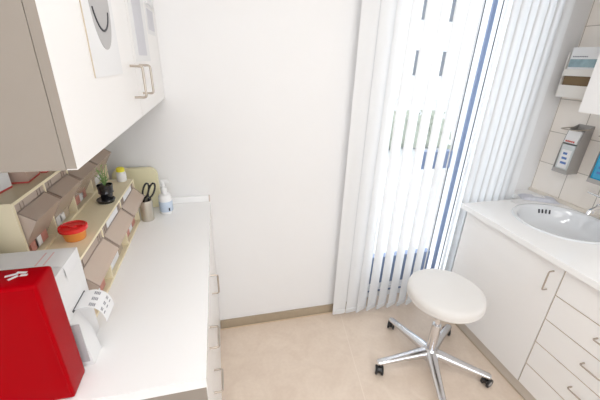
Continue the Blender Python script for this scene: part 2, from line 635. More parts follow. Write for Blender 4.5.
up = thing('upstand', 'low white strip where the left desk top meets the back wall', 'upstand', (-0.33, YB - 0.008, 0.9005))
obj('strip', bm, LAMW, up, bev=0.002)
obj('end_cap', bx(CX - 0.0035, CX + 0.002, YB - 0.018, YB - 0.001, 0.9005, 0.933), mat('beige_cap', (0.66, 0.56, 0.50), rough=0.5), up, bev=0.001)

# ---------------------------------------------------------------- wall cabinet, top left
wc = thing('wall_cabinet', 'white two-door wall cabinet hanging at the upper left', 'cabinet', (-0.42, 1.1, 1.424))
obj('carcass', bx(XL + 0.001, -0.2444, 0.575, YB - 0.001, 1.424, 2.20), TAUPE, wc, bev=0.0015)
for y0, y1, hy in ((0.576, 1.121, 1.058), (1.124, 1.642, 1.182)):
    d = obj('door', bx(-0.2437, -0.228, y0, y1, 1.424, 2.20), LAM, wc, bev=0.002)
    o = obj('edge_band', bx(-0.2434, -0.2285, y0 - 0.001, y0, 1.426, 2.198), TAUPE, d, smooth=False)
    handle(d, (-0.228, hy, 1.572), (-0.228, hy, 1.488), (0.032, 0, 0))
DX = -0.228


def sheet(name, label, y0, y1, z0, z1, x=DX, t=0.0012):
    th = thing(name, label, 'paper', (x + 0.0003, (y0 + y1) / 2, z0))
    obj('sheet', bx(x + 0.0003, x + t, y0, y1, z0, z1), PAPER, th, smooth=False)
    return th


po = sheet('poster', 'white poster with a grey oval face and curved smile on the wall cabinet door', 0.752, 0.965, 1.556, 1.86)
bm = NB()
prism(bm, [(0.866 + 0.070 * math.cos(t * PI / 20), 1.704 + 0.095 * math.sin(t * PI / 20)) for t in range(40)], 'x', DX + 0.0012, DX + 0.0017)
obj('oval_face', bm, GREYP, po)
bm = NB()
pts = []
for k in range(15):
    a = R(200 + k * 10)
    pts.append((DX + 0.0018, 0.862 + 0.056 * math.cos(a), 1.706 + 0.060 * math.sin(a)))
tube(bm, pts, 0.0022, 6)
obj('smile', bm, INK, po)
for yy in (0.846, 0.880):
    bm = NB()
    lathe(bm, [(0, 0), (0.006, 0.0), (0.006, 0.0006), (0, 0.0006)], 0, 0, 16, M=Matrix.Translation((DX + 0.0017, yy, 1.725)) @ Matrix.Rotation(PI / 2, 4, 'Y'))
    obj('eye', bm, INK, po)
obj('side_shade', bx(DX + 0.0002, DX + 0.0016, 0.749, 0.752, 1.556, 1.86), EDGE, po, smooth=False)  # beige strip paints the shade along the poster's near side
pn = sheet('notice', 'white notice with a grey printed panel hung on the far wall cabinet door', 1.155, 1.40, 1.582, 1.88)
obj('printed_panel', bx(DX + 0.0012, DX + 0.0018, 1.20, 1.34, 1.60, 1.865), GREYL, pn, smooth=False)
pn = sheet('leaflet', 'small white folded leaflet at the far end of the wall cabinet door', 1.43, 1.60, 1.675, 1.90)
obj('printed_panel', bx(DX + 0.0012, DX + 0.0018, 1.45, 1.58, 1.69, 1.76), GREYL, pn, smooth=False)
obj('fold', bx(DX + 0.0012, DX + 0.006, 1.44, 1.60, 1.775, 1.79), PAPER, pn, smooth=False)

# ---------------------------------------------------------------- tilt-bin organizers
def organizer(label, xf, y0, y1, z0, z1, ys, proud, band, ridge, back, labels, group):
    t = thing('tilt_bin_organizer', label, 'storage unit', ((xf + back) / 2, (y0 + y1) / 2, z0), group=group)
    tk = 0.008
    bm = NB()
    box(bm, back, xf, y0, y0 + tk, z0, z1)
    box(bm, back, xf, y1 - tk, y1, z0, z1)
    box(bm, back, xf, y0 + tk, y1 - tk, z1 - tk, z1)
    box(bm, back, xf, y0 + tk, y1 - tk, z0, z0 + tk)
    box(bm, back, back + tk, y0 + tk, y1 - tk, z0 + tk, z1 - tk)
    obj('housing', bm, CREAM, t, bev=0.0012)
    for y in ys[1:-1]:
        obj('divider', bx(back + tk, xf - 0.001, y - 0.0035, y + 0.0035, z0 + tk, z1 - tk), CREAM, t, smooth=False)
    for i, (a, b) in enumerate(zip(ys, ys[1:])):
        a2, b2 = a + 0.005, b - 0.005
        zb = z1 - tk - band
        prof = [(xf - 0.003, z1 - tk - 0.002), (xf - 0.003, zb), (xf + proud, ridge), (xf - 0.030, z0 + tk + 0.002),
                (xf - 0.06, z0 + tk + 0.002), (xf - 0.06, z1 - tk - 0.002)]
        inner = [(xf - 0.0055, z1 - tk - 0.002), (xf - 0.0055, zb - 0.001), (xf + proud - 0.004, ridge - 0.001), (xf - 0.033, z0 + tk + 0.005),
                 (xf - 0.0575, z0 + tk + 0.005), (xf - 0.0575, z1 - tk - 0.002)]
        # open-topped shell: front wall, bottom, back and the two sides
        bm = NB()
        N = len(prof)

        def ring(pr, y):
            return [bm.verts.new((p[0], y, p[1])) for p in pr]
        oa, ob = ring(prof, a2), ring(prof, b2)
        ia, ib = ring(inner, a2 + 0.0025), ring(inner, b2 - 0.0025)
        for k in range(N - 1):
            bm.faces.new((oa[k], oa[k + 1], ob[k + 1], ob[k]))
            bm.faces.new((ib[k], ib[k + 1], ia[k + 1], ia[k]))
        bm.faces.new(oa[::-1])
        bm.faces.new(ob)
        bm.faces.new(ia)
        bm.faces.new(ib[::-1])
        bm.faces.new((oa[0], ob[0], ib[0], ia[0]))
        bm.faces.new((oa[N - 1], ia[N - 1], ib[N - 1], ob[N - 1]))
        bm.faces.new((oa[0], ia[0], ia[N - 1], oa[N - 1]))
        bm.faces.new((ob[0], ob[N - 1], ib[N - 1], ib[0]))
        o = obj('bin', bm, SMOKE, t, smooth=False)
        # raised rim lines of the moulding
        bm = NB()
        for p, q in (((xf - 0.0025, zb), (xf + proud + 0.0005, ridge)),):
            for y in (a2, b2):
                tube(bm, [(p[0], y, p[1]), (q[0], y, q[1])], 0.0012, 6)
        tube(bm, [(xf - 0.002, a2, zb), (xf - 0.002, b2, zb)], 0.0016, 6)
        for yy in (a2 + 0.02, a2 + 0.035, b2 - 0.02, b2 - 0.035):
            tube(bm, [(xf - 0.002, yy, zb), (xf - 0.002, yy, z1 - tk - 0.004)], 0.0011, 6)
        obj('rim', bm, mat('dark_smoky_edge', (0.24, 0.19, 0.16), rough=0.3), o)
        if labels[i]:
            obj('label_strip', bx(xf - 0.0028, xf - 0.0012, a2 + 0.045, b2 - 0.04, zb + 0.004, z1 - tk - 0.003), PAPER, o, smooth=False)
        if labels[i] is not None:
            for k in range(3):
                yy = a2 + 0.02 + (b2 - a2 - 0.06) * k / 3 + random.uniform(0, 0.01)
                h = random.uniform(0.02, 0.045)
                bm = bx(xf - 0.05, xf - 0.012, yy, yy + (b2 - a2) * 0.22, z0 + tk + 0.006, z0 + tk + 0.006 + h)
                cc = tag(obj('packet', bm, (SKINP, PAPER, SKINP, CARC)[(i + k) % 4] if k != 1 else PAPER, bev=0.002),
                         'small packet stored inside the smoky bins of the ' + ('upper' if z0 > 1 else 'lower') + ' cream organizer', 'packet',
                         'packets in the %s organizer' % ('upper' if z0 > 1 else 'lower'))
    return t


organizer('lower cream organizer with three large smoky tilt bins, standing on the desk top', -0.375, 0.795, 1.46, 0.9005, 1.104,
          [0.803, 1.012, 1.234, 1.452], 0.038, 0.029, 1.024, XL + 0.003, [0, 1, 1], 'cream tilt-bin organizers')
organizer('upper cream organizer with four smaller smoky tilt bins, stacked at the wall', -0.475, 0.815, 1.482, 1.1045, 1.275,
          [0.823, 0.973, 1.125, 1.290, 1.474], 0.032, 0.022, 1.221, XL + 0.003, [0, 0, 0, 0], 'cream tilt-bin organizers')

# ---------------------------------------------------------------- boxes on the upper organizer
ZT = 1.2755


def redbox(label, x0, x1, y0, y1, h, m, rot=0):
    t = thing('carton', label, 'box', ((x0 + x1) / 2, (y0 + y1) / 2, ZT), group='cartons on the upper organizer')
    obj('body', bx(x0, x1, y0, y1, ZT + 0.004, ZT + h), m, t, bev=0.0015)
    obj('red_base', bx(x0 - 0.0005, x1 + 0.0005, y0 - 0.0005, y1 + 0.0005, ZT, ZT + 0.0045), REDINK, t)
    t.rotation_euler.z = rot
    return t


redbox('white carton with a red base at the near end of the upper organizer', -0.605, -0.532, 0.825, 0.935, 0.045, PAPER, R(-6))
redbox('brownish carton with a red base, second along the upper organizer', -0.595, -0.505, 0.955, 1.03, 0.05, mat('brown_card', (0.50, 0.36, 0.29), rough=0.8, var=0.15, scale=25), R(4))
redbox('small white carton beneath the wall cabinet, third along the upper organizer', -0.575, -0.495, 1.045, 1.11, 0.04, PAPER, 0)

# ---------------------------------------------------------------- things on the lower organizer's top
ZS = 1.1045
sj = thing('sharps_jar', 'small orange tub with a bright red lid on the cream organizer', 'tub', (-0.423, 0.945, ZS))
bm = NB()
lathe(bm, [(0, ZS), (0.025, ZS), (0.027, ZS + 0.003), (0.031, ZS + 0.030), (0, ZS + 0.030)], -0.423, 0.945, 32)
obj('tub', bm, ORANGE, sj)
bm = NB()
lathe(bm, [(0.0, ZS + 0.030), (0.036, ZS + 0.030), (0.037, ZS + 0.034), (0.036, ZS + 0.041), (0.032, ZS + 0.043), (0.030, ZS + 0.039), (0.012, ZS + 0.039),
           (0.011, ZS + 0.043), (0, ZS + 0.043)], -0.423, 0.945, 32)
obj('lid', bm, REDP, sj)
bm = NB()
box(bm, -0.45, -0.396, 0.942, 0.948, ZS + 0.0395, ZS + 0.044)
obj('lid_rib', bm, REDP, sj, bev=0.001)

pt = thing('potted_plant', 'small green plant in a glossy black pot on a black dish', 'plant', (-0.43, 1.20, ZS))
bm = NB()
lathe(bm, [(0, ZS), (0.027, ZS), (0.031, ZS + 0.010), (0.029, ZS + 0.013), (0.024, ZS + 0.012), (0.0, ZS + 0.011)], -0.414, 1.213, 28)
obj('dish', bm, BLACK, pt)
bm = NB()
lathe(bm, [(0, ZS + 0.012), (0.019, ZS + 0.012), (0.021, ZS + 0.03), (0.025, ZS + 0.036), (0.0235, ZS + 0.04), (0.026, ZS + 0.064), (0.024, ZS + 0.064),
           (0.022, ZS + 0.056), (0, ZS + 0.056)], -0.410, 1.217, 28)
obj('pot', bm, BLACK, pt)
bm = NB()
lathe(bm, [(0.0, ZS + 0.0565), (0.0205, ZS + 0.0565), (0.018, ZS + 0.060), (0, ZS + 0.061)], -0.410, 1.217, 20)
obj('soil', bm, SOIL, pt)
bm = NB()
for k in range(11):
    a = k * 2.4
    l = 0.03 + 0.05 * random.random()
    base = Vector((-0.410, 1.217, ZS + 0.058))
    tip = base + Vector((math.cos(a) * 0.018, math.sin(a) * 0.018, l))
    tube(bm, [base, base.lerp(tip, 0.5) + Vector((0, 0, 0.006)), tip], [0.0012, 0.0012, 0.0008], 5)
    for q in range(4):
        c = base.lerp(tip, 0.35 + q * 0.2)
        d = Vector((math.cos(a + q * 1.9), math.sin(a + q * 1.9), 0.5)).normalized() * 0.011
        s = d.cross(Vector((0, 0, 1))).normalized() * 0.0035
        f = [bm.verts.new(v) for v in (c, c + d * 0.5 + s, c + d, c + d * 0.5 - s)]
        bm.faces.new(f)
obj('foliage', bm, GREEN, pt, recalc=False)

yb = thing('glue_bottle', 'small white bottle with a yellow cap lying beyond the black plant pot', 'bottle', (-0.435, 1.37, ZS))
bm = NB()
lathe(bm, [(0, ZS), (0.017, ZS), (0.019, ZS + 0.003), (0.019, ZS + 0.036), (0.013, ZS + 0.043), (0, ZS + 0.043)], -0.412, 1.435, 24)
obj('body', bm, WHITE, yb)
bm = NB()
lathe(bm, [(0, ZS + 0.0432), (0.016, ZS + 0.0432), (0.016, ZS + 0.057), (0.012, ZS + 0.06), (0, ZS + 0.06)], -0.412, 1.435, 24)
obj('cap', bm, YELLOW, yb)
yb['label'] = 'small white pot with a yellow cap beyond the black plant pot'
yb.name = 'small_pot'

# ---------------------------------------------------------------- counter: scissors cup, bottle, yellow tray
cp = (-0.342, 1.462)
bm = NB()
lathe(bm, [(0, 0.9005), (0.026, 0.9005), (0.027, 0.903), (0.029, 1.00), (0.027, 1.00), (0.025, 0.905), (0, 0.905)], cp[0], cp[1], 32)
tag(obj('metal_cup', bm, mat('satin_steel', (0.62, 0.58, 0.50), rough=0.35, metal=0.8)), 'satin steel cup holding scissors at the far end of the left desk', 'cup')
sc = thing('scissors', 'black-handled scissors standing in the steel cup', 'scissors', (cp[0], cp[1], 0.91))
for s in (-1, 1):
    bm = NB()
    c = Vector((cp[0] + 0.022 + s * 0.012, cp[1] - 0.005, 1.046))
    ax = Vector((0.36 + 0.05 * s, 0.0, 1)).normalized()
    sd = ax.cross(Vector((0, 1, 0))).normalized()
    pts = [c + ax * (0.036 * math.cos(t * 2 * PI / 20)) + sd * (0.0115 * math.sin(t * 2 * PI / 20)) for t in range(21)]
    tube(bm, pts, 0.0042, 8)
    tube(bm, [c - ax * 0.035, c - ax * 0.060], [0.005, 0.004], 8)
    obj('handle', bm, BLACK, sc)
    bm = NB()
    b0 = c - ax * 0.057
    b1 = Vector((cp[0] - 0.004 * s, cp[1] + 0.003 * s, 0.912))
    tube(bm, [b0, b1], [0.0035, 0.0012], 6)
    obj('blade', bm, CHROME, sc)

bt = (-0.268, 1.525)
bo = thing('pump_bottle', 'white spray bottle with a pale blue label beside the steel cup', 'bottle', (bt[0], bt[1], 0.9005))
bm = NB()
lathe(bm, [(0, 0.9005), (0.028, 0.9005), (0.030, 0.904), (0.030, 0.985), (0.024, 0.998), (0.012, 1.004), (0.012, 1.012), (0, 1.012)], bt[0], bt[1], 32)
obj('body', bm, WHITE, bo)
bm = NB()
lathe(bm, [(0.0303, 0.915), (0.0307, 0.916), (0.0307, 0.965), (0.0303, 0.966)], bt[0], bt[1], 32)
obj('label_wrap', bm, LBLUE, bo)
bm = NB()
lathe(bm, [(0, 1.0125), (0.014, 1.0125), (0.014, 1.032), (0.008, 1.036), (0.008, 1.06), (0, 1.06)], bt[0], bt[1], 24)
box(bm, bt[0] - 0.008, bt[0] + 0.026, bt[1] - 0.006, bt[1] + 0.006, 1.054, 1.070)
obj('pump_head', bm, WHITE, bo)
obj('label_mark', bx(bt[0] + 0.014, bt[0] + 0.020, bt[1] - 0.0275, bt[1] - 0.0225, 0.92, 0.935), INK, bo, smooth=False)

# pale yellow tray leaning on the back wall
bm = NB()
pr = []
x0, x1, z0, z1, rr = -0.50, -0.302, 0.934, 1.105, 0.035
for (cx, cz, a0) in ((x1 - rr, z1 - rr, 0), (x0 + rr, z1 - rr, 90)):
    for k in range(9):
        a = R(a0 + k * 90 / 8)
        pr.append((cx + rr * math.cos(a), cz + rr * math.sin(a)))
pr += [(x0, z0 - 0.033), (x1, z0 - 0.033)]
prism(bm, pr, 'y', 1.6, 1.624)
ty = obj('plastic_tray', bm, PALEY, bev=0.004)
tag(ty, 'pale yellow rounded plastic tray standing upright against the back wall', 'tray')
# ---------------------------------------------------------------- label printer and red box at the near end
lp = thing('label_printer', 'tall white label printer behind the red box, paper labels hanging out', 'printer', (-0.47, 0.72, 0.9005))
bm = NB()
box(bm, -0.60, -0.357, 0.664, 0.790, 0.9005, 1.161)
obj('body', bm, WHITE, lp, bev=0.007, seg=3)
bm = NB()
prism(bm, [(-0.3565, 0.9005), (-0.331, 0.9005), (-0.338, 0.97), (-0.3565, 1.035)], 'y', 0.664, 0.716)
obj('front_cover', bm, WHITE, lp, bev=0.003)
obj('near_face_shade', bx(-0.44, -0.338, 0.661, 0.6636, 0.915, 1.03), mat('grey_face_shade', (0.50, 0.49, 0.50), rough=0.5), lp, bev=0.001)  # grey sheet paints the shade on the printer's near face
obj('paper_slot', bx(-0.358, -0.3555, 0.690, 0.765, 1.042, 1.048), INK, lp, smooth=False)


def strip(name, pts, y0, y1, t=0.0006):
    bm = NB()
    n = len(pts)
    a = [bm.verts.new((p[0], y0, p[1])) for p in pts]
    b = [bm.verts.new((p[0], y1, p[1])) for p in pts]
    a2 = [bm.verts.new((p[0], y0, p[1] - t)) for p in pts]
    b2 = [bm.verts.new((p[0], y1, p[1] - t)) for p in pts]
    for i in range(n - 1):
        bm.faces.new((a[i], a[i + 1], b[i + 1], b[i]))
        bm.faces.new((a2[i + 1], a2[i], b2[i], b2[i + 1]))
        bm.faces.new((a[i + 1], a[i], a2[i], a2[i + 1]))
        bm.faces.new((b[i], b[i + 1], b2[i + 1], b2[i]))
    bm.faces.new((a[0], b[0], b2[0], a2[0]))
    bm.faces.new((a[-1], a2[-1], b2[-1], b[-1]))
    return bm


arc = [(-0.357 + 0.062 * math.sin(t * PI / 24) * 1.0, 1.046 + 0.014 * math.sin(t * PI / 12 * 0.9) - 0.052 * (1 - math.cos(t * PI / 24))) for t in range(0, 13)]
sr = obj('label_strip', strip('s', arc, 0.695, 0.760), PAPER, lp)
bm = NB()
for r_ in range(3):
    for c_ in range(2):
        for k in range(4):
            i0 = 4 + c_ * 4
            p0, p1 = Vector((arc[i0][0], 0, arc[i0][1])), Vector((arc[i0 + 2][0], 0, arc[i0 + 2][1]))
            q = p0.lerp(p1, k / 4)
            q2 = p0.lerp(p1, k / 4 + 0.15)
            y0 = 0.700 + r_ * 0.021
            vs4 = [bm.verts.new(v) for v in ((q.x, y0, q.z + 0.0006), (q2.x, y0, q2.z + 0.0006), (q2.x, y0 + 0.010, q2.z + 0.0006), (q.x, y0 + 0.010, q.z + 0.0006),
                                             (q.x, y0, q.z + 0.0012), (q2.x, y0, q2.z + 0.0012), (q2.x, y0 + 0.010, q2.z + 0.0012), (q.x, y0 + 0.010, q.z + 0.0012))]
            for f in ((0, 3, 2, 1), (4, 5, 6, 7), (0, 1, 5, 4), (1, 2, 6, 5), (2, 3, 7, 6), (3, 0, 4, 7)):
                bm.faces.new([vs4[i] for i in f])
obj('printed_bars', bm, INKG, sr, smooth=False)
# folded label sheet lying over the top edge of the printer
top = [(-0.455, 1.1622), (-0.385, 1.1632), (-0.366, 1.1632), (-0.358, 1.161), (-0.3545, 1.152), (-0.354, 1.130)]
tl = obj('label_sheet', strip('s', top, 0.705, 0.778), PAPER, lp)
bm = NB()
for k in range(2):
    box(bm, -0.415 + k * 0.016, -0.412 + k * 0.016, 0.715, 0.770, 1.1633, 1.1638)
obj('red_print', bm, mat('faint_red_ink', (0.80, 0.56, 0.55), rough=0.8), tl, smooth=False)
ct = thing('tissue_carton', 'white and pale blue carton standing on the label printer at the left edge', 'box', (-0.56, 0.76, 1.1615))
obj('body', bx(-0.597, -0.520, 0.712, 0.782, 1.1615, 1.262), mat('pale_card', (0.74, 0.76, 0.80), rough=0.7), ct, bev=0.002)
obj('flap', bx(-0.596, -0.521, 0.713, 0.781, 1.2622, 1.266), PAPER, ct, smooth=False)

rb = thing('red_case', 'big glossy red case standing at the near end of the left desk', 'case', (-0.48, 0.61, 0.9005))
bm = NB()
box(bm, -0.615, -0.345, 0.578, 0.648, 0.9005, 1.205)
bmesh.ops.subdivide_edges(bm, edges=bm.edges[:], cuts=6, use_grid_fill=True)
for v in bm.verts:
    if v.co.y < 0.5785:
        fx = (v.co.x + 0.48) / 0.135
        fz = (v.co.z - 1.05) / 0.155
        k = max(0, 1 - fx * fx) * max(0, 1 - fz * fz)
        v.co.y += 0.012 * k + 0.003 * random.uniform(-1, 1) * k
body = obj('body', bm, RED, rb, bev=0.006, seg=3, ang=60)
bm = NB()
tube(bm, [(-0.350, 0.5795, 0.91), (-0.350, 0.5795, 1.198), (-0.610, 0.5795, 1.198)], 0.0025, 8)
obj('piping', bm, RED, rb)
bm = NB()
for (x, y, l, a) in ((-0.402, 0.622, 0.020, 20), (-0.388, 0.628, 0.018, -10), (-0.395, 0.612, 0.016, 50), (-0.380, 0.618, 0.012, 0)):
    box(bm, -l / 2, l / 2, -0.0028, 0.0028, 1.2052, 1.2060, Matrix.Translation((x, y, 0)) @ Matrix.Rotation(R(a), 4, 'Z'))
box(bm, -0.445, -0.441, 0.62, 0.624, 1.2052, 1.2060)
o = obj('white_emblem', bm, PAPER, rb, smooth=False)

# ---------------------------------------------------------------- right base cabinet, worktop with sink
RX = 1.452
rc = thing('sink_cabinet', 'white sink cabinet with a door and a stack of drawers along the right wall', 'cabinet', (1.77, 0.95, 0))
bm = NB()
box(bm, RX + 0.0195, XR - 0.002, 0.372, 0.388, 0.085, 0.798)
box(bm, RX + 0.0195, XR - 0.002, 1.446, 1.462, 0.085, 0.798)
box(bm, RX + 0.0195, XR - 0.002, 0.851, 0.867, 0.101, 0.69)
box(bm, RX + 0.0195, XR - 0.002, 0.388, 1.446, 0.085, 0.101)
box(bm, XR - 0.010, XR - 0.002, 0.388, 1.446, 0.101, 0.68)
box(bm, RX + 0.0195, RX + 0.035, 0.388, 1.446, 0.740, 0.798)
box(bm, RX + 0.0195, RX + 0.035, 0.851, 0.867, 0.69, 0.740)
obj('carcass', bm, CARC, rc, smooth=False)
o = obj('plinth', bx(1.478, XR - 0.002, 0.372, 1.462, 0, 0.085), mat('grey_beige_plinth', (0.66, 0.60, 0.53), rough=0.5), rc, smooth=False)
obj('floor_joint', bx(1.4735, 1.4778, 0.372, 1.462, 0, 0.006), CARC, rc, smooth=False)
obj('side_panel', bx(RX + 0.001, XR - 0.002, 1.4625, 1.478, 0.0, 0.798), LAM, rc, smooth=False)
d = obj('door', bx(RX, RX + 0.019, 0.862, 1.4615, 0.090, 0.792), LAM, rc, bev=0.002)
handle(d, (RX, 0.902, 0.757), (RX, 0.902, 0.655), (-0.028, 0, 0), r=0.0035)
zz = [0.090, 0.223, 0.372, 0.516, 0.655, 0.794]
for i in range(5):
    d = obj('drawer', bx(RX, RX + 0.019, 0.372, 0.856, zz[i] + 0.0022, zz[i + 1] - 0.0022), LAM, rc, bev=0.002)
    obj('edge_strip', bx(RX + 0.0002, RX + 0.019, 0.374, 0.854, zz[i + 1] - 0.002, zz[i + 1] - 0.0005), EDGE, d, smooth=False)
    zc = (zz[i] + zz[i + 1]) / 2 + 0.015
    handle(d, (RX, 0.575, zc), (RX, 0.655, zc), (-0.026, 0, 0), r=0.0035)

obj('edge_band', bx(RX + 0.004, RX + 0.018, 0.857, 0.861, 0.09, 0.792), EDGE, rc, smooth=False)
obj('edge_band', bx(RX + 0.004, RX + 0.0185, 0.374, 1.46, 0.7945, 0.7975), mat('brown_shadow_line', (0.26, 0.19, 0.14), rough=0.6), rc, smooth=False)  # dark brown strip paints the shadow line under the worktop
SX, SY, SA, SB = 1.825, 1.19, 0.22, 0.215


def oval(a, b, n=64):
    return [(SX + a * math.cos(2 * PI * k / n), SY + b * math.sin(2 * PI * k / n)) for k in range(n)]


# worktop with an oval cut-out
WXF, WYN = 1.430, 0.368
outline = []
zt, zb = 0.83, 0.799
pout = [(WXF, WYN), (XR - 0.001, WYN), (XR - 0.001, YB - 0.001), (1.885, YB - 0.001), (1.885, 1.515), (WXF, 1.515)]


def ray_out(th):
    # outer boundary hit from the sink centre
    d = Vector((math.cos(th), math.sin(th)))
    best = 9
    n = len(pout)
    for i in range(n):
        a, b = Vector(pout[i]), Vector(pout[(i + 1) % n])
        e = b - a
        den = d.x * e.y - d.y * e.x
        if abs(den) < 1e-9:
            continue
        q = a - Vector((SX, SY))
        t = (q.x * e.y - q.y * e.x) / den
        s = (q.x * d.y - q.y * d.x) / den
        if t > 0 and -1e-6 <= s <= 1 + 1e-6:
            best = min(best, t)
    return (SX + d.x * best, SY + d.y * best)


ths = [2 * PI * k / 96 for k in range(96)] + [math.atan2(p[1] - SY, p[0] - SX) % (2 * PI) for p in pout]
ths = sorted(set(round(t, 6) for t in ths))
bm = NB()
n = len(ths)
inn = [(SX + (SA + 0.004) * math.cos(t) * 1.0, SY + (SB + 0.004) * math.sin(t)) for t in ths]
# inner ring follows the same angles
inn = []
for t in ths:
    k = 1 / math.sqrt((math.cos(t) / (SA + 0.004)) ** 2 + (math.sin(t) / (SB + 0.004)) ** 2)
    inn.append((SX + k * math.cos(t), SY + k * math.sin(t)))
out_ = [ray_out(t) for t in ths]
IT = [bm.verts.new((p[0], p[1], zt)) for p in inn]
IB = [bm.verts.new((p[0], p[1], zb)) for p in inn]
OT = [bm.verts.new((p[0], p[1], zt)) for p in out_]
OB = [bm.verts.new((p[0], p[1], zb)) for p in out_]
for i in range(n):
    j = (i + 1) % n
    bm.faces.new((IT[i], OT[i], OT[j], IT[j]))
    bm.faces.new((IB[j], OB[j], OB[i], IB[i]))
    bm.faces.new((OT[i], OB[i], OB[j], OT[j]))
    bm.faces.new((IT[j], IB[j], IB[i], IT[i]))
wt = obj('worktop', bm, LAMW, ang=40)
tag(wt, 'white worktop with an oval sink cut-out along the right wall', 'worktop')
md = wt.modifiers.new('bev', 'BEVEL')
md.width = 0.005
md.segments = 3
md.limit_method = 'ANGLE'
md.angle_limit = R(60)
tag(obj('backsplash_strip', bx(XR - 0.014, XR - 0.001, WYN, YB - 0.002, 0.8305, 0.850), mat('cream_sealing', (0.80, 0.74, 0.66), rough=0.5), bev=0.003),
    'low cream sealing strip where the right worktop meets the tiles', 'strip')

sk = thing('wash_basin', 'oval white ceramic wash basin set in the right worktop', 'sink', (SX, SY, 0.70))
bm = NB()
prof = []
n = 64
rings = []
spec = [(0.028, 0.8305), (0.026, 0.8345), (0.014, 0.8365), (0.004, 0.834), (-0.004, 0.826), (-0.014, 0.80), (-0.035, 0.755), (-0.075, 0.722), (-0.13, 0.708), (-0.19, 0.704)]
for (da, z) in spec:
    rings.append([bm.verts.new((p[0], p[1], z)) for p in oval(SA + da, SB + da)])
under = [(-0.19, 0.697), (-0.12, 0.700), (-0.068, 0.714), (-0.027, 0.75), (-0.006, 0.80), (0.002, 0.8300)]
for (da, z) in under:
    rings.append([bm.verts.new((p[0], p[1], z)) for p in oval(SA + da, SB + da)])
for a, b in zip(rings, rings[1:] + rings[:1]):
    for k in range(n):
        bm.faces.new((a[k], a[(k + 1) % n], b[(k + 1) % n], b[k]))
obj('basin', bm, CERAM, sk, ang=60)
bm = NB()
lathe(bm, [(0, 0.703), (0.030, 0.703), (0.031, 0.707), (0.022, 0.709), (0.018, 0.706), (0, 0.706)], SX, SY, 32)
obj('drain', bm, CHROME, sk)
HOLES = True
for k in range(4):
    # overflow slots on the far wall of the bowl
    t = R(64 + (k - 1.5) * 5.5)
    p = Vector((SX + (SA - 0.020) * math.cos(t), SY + (SB - 0.020) * math.sin(t), 0.792))
    q = Vector((SX + (SA - 0.0095) * math.cos(t), SY + (SB - 0.0095) * math.sin(t), 0.814))
    bm = NB()
    nrm = Vector((-math.cos(t), -math.sin(t), 0.35)).normalized()
    tube(bm, [p, q], 0.0042, 8)
    obj('overflow_slot', bm, INK, sk)

# tap
fx, fy = 2.0, 1.13
fa = thing('tap', 'chrome basin tap with a lever behind the wash basin', 'tap', (2.045, fy, 0.8305))
bm = NB()
lathe(bm, [(0, 0.8375), (0.013, 0.8375), (0.013, 0.842), (0.013, 0.925), (0.017, 0.93), (0.017, 0.948), (0.010, 0.956), (0, 0.956)], 2.058, fy, 28)
obj('body', bm, CHROME, fa)
bm = NB()
tube(bm, [(2.045, fy, 0.915), (1.99, fy, 0.93), (1.93, fy, 0.932), (1.895, fy, 0.92), (1.888, fy, 0.90)], 0.010, 12)
obj('spout', bm, CHROME, fa)
bm = NB()
tube(bm, [(2.045, fy, 0.950), (2.01, fy + 0.05, 0.972), (1.985, fy + 0.10, 0.985)], [0.008, 0.006, 0.005], 10)
obj('lever', bm, CHROME, fa)
bm = NB()
tube(bm, [(1.99, fy + 0.035, 0.935), (1.985, fy + 0.035, 0.88)], 0.004, 8)
tube(bm, [(2.045, fy, 0.93), (1.99, fy + 0.035, 0.935)], 0.004, 8)
obj('pull_rod', bm, CHROME, fa)

# packet of wipes on the worktop corner
pk = thing('wipes_packet', 'flat grey and white packet of wipes lying beside the wash basin', 'packet', (1.96, 1.46, 0.8305))
M = Matrix.Translation((1.985, 1.485, 0)) @ Matrix.Rotation(R(-32), 4, 'Z')
bm = NB()
NX, NY = 12, 8
g = [[None] * (NY + 1) for _ in range(NX + 1)]
hx, hy = 0.105, 0.045
gb = [[None] * (NY + 1) for _ in range(NX + 1)]
for i in range(NX + 1):
    for j in range(NY + 1):
        u, v = i / NX * 2 - 1, j / NY * 2 - 1
        h = 0.020 * max(0, 1 - u ** 4) ** 0.6 * max(0, 1 - v ** 4) ** 0.6 + 0.001 + 0.0012 * math.sin(9 * u + 4 * v)
        g[i][j] = bm.verts.new(M @ Vector((u * hx, v * hy, 0.8322 + h)))
        gb[i][j] = bm.verts.new(M @ Vector((u * hx, v * hy, 0.8306)))
for i in range(NX):
    for j in range(NY):
        bm.faces.new((g[i][j], g[i + 1][j], g[i + 1][j + 1], g[i][j + 1]))
        bm.faces.new((gb[i][j + 1], gb[i + 1][j + 1], gb[i + 1][j], gb[i][j]))
for i in range(NX):
    bm.faces.new((gb[i][0], gb[i + 1][0], g[i + 1][0], g[i][0]))
    bm.faces.new((g[i][NY], g[i + 1][NY], gb[i + 1][NY], gb[i][NY]))
for j in range(NY):
    bm.faces.new((g[0][j], g[0][j + 1], gb[0][j + 1], gb[0][j]))
    bm.faces.new((gb[NX][j], gb[NX][j + 1], g[NX][j + 1], g[NX][j]))
obj('pouch', bm, mat('silver_foil', (0.60, 0.61, 0.67), rough=0.45, var=0.15, scale=60), pk)
bm = NB()
box(bm, -0.035, 0.03, -0.018, 0.018, 0.8515, 0.8540, M)
obj('flap', bm, PAPER, pk, bev=0.001)
bm = NB()
box(bm, 1.775, 1.868, 1.43, 1.50, 0.8305, 0.8325)
tag(obj('paper_card', bm, PAPER), 'thin white card lying on the right worktop beside the wipes packet', 'card')

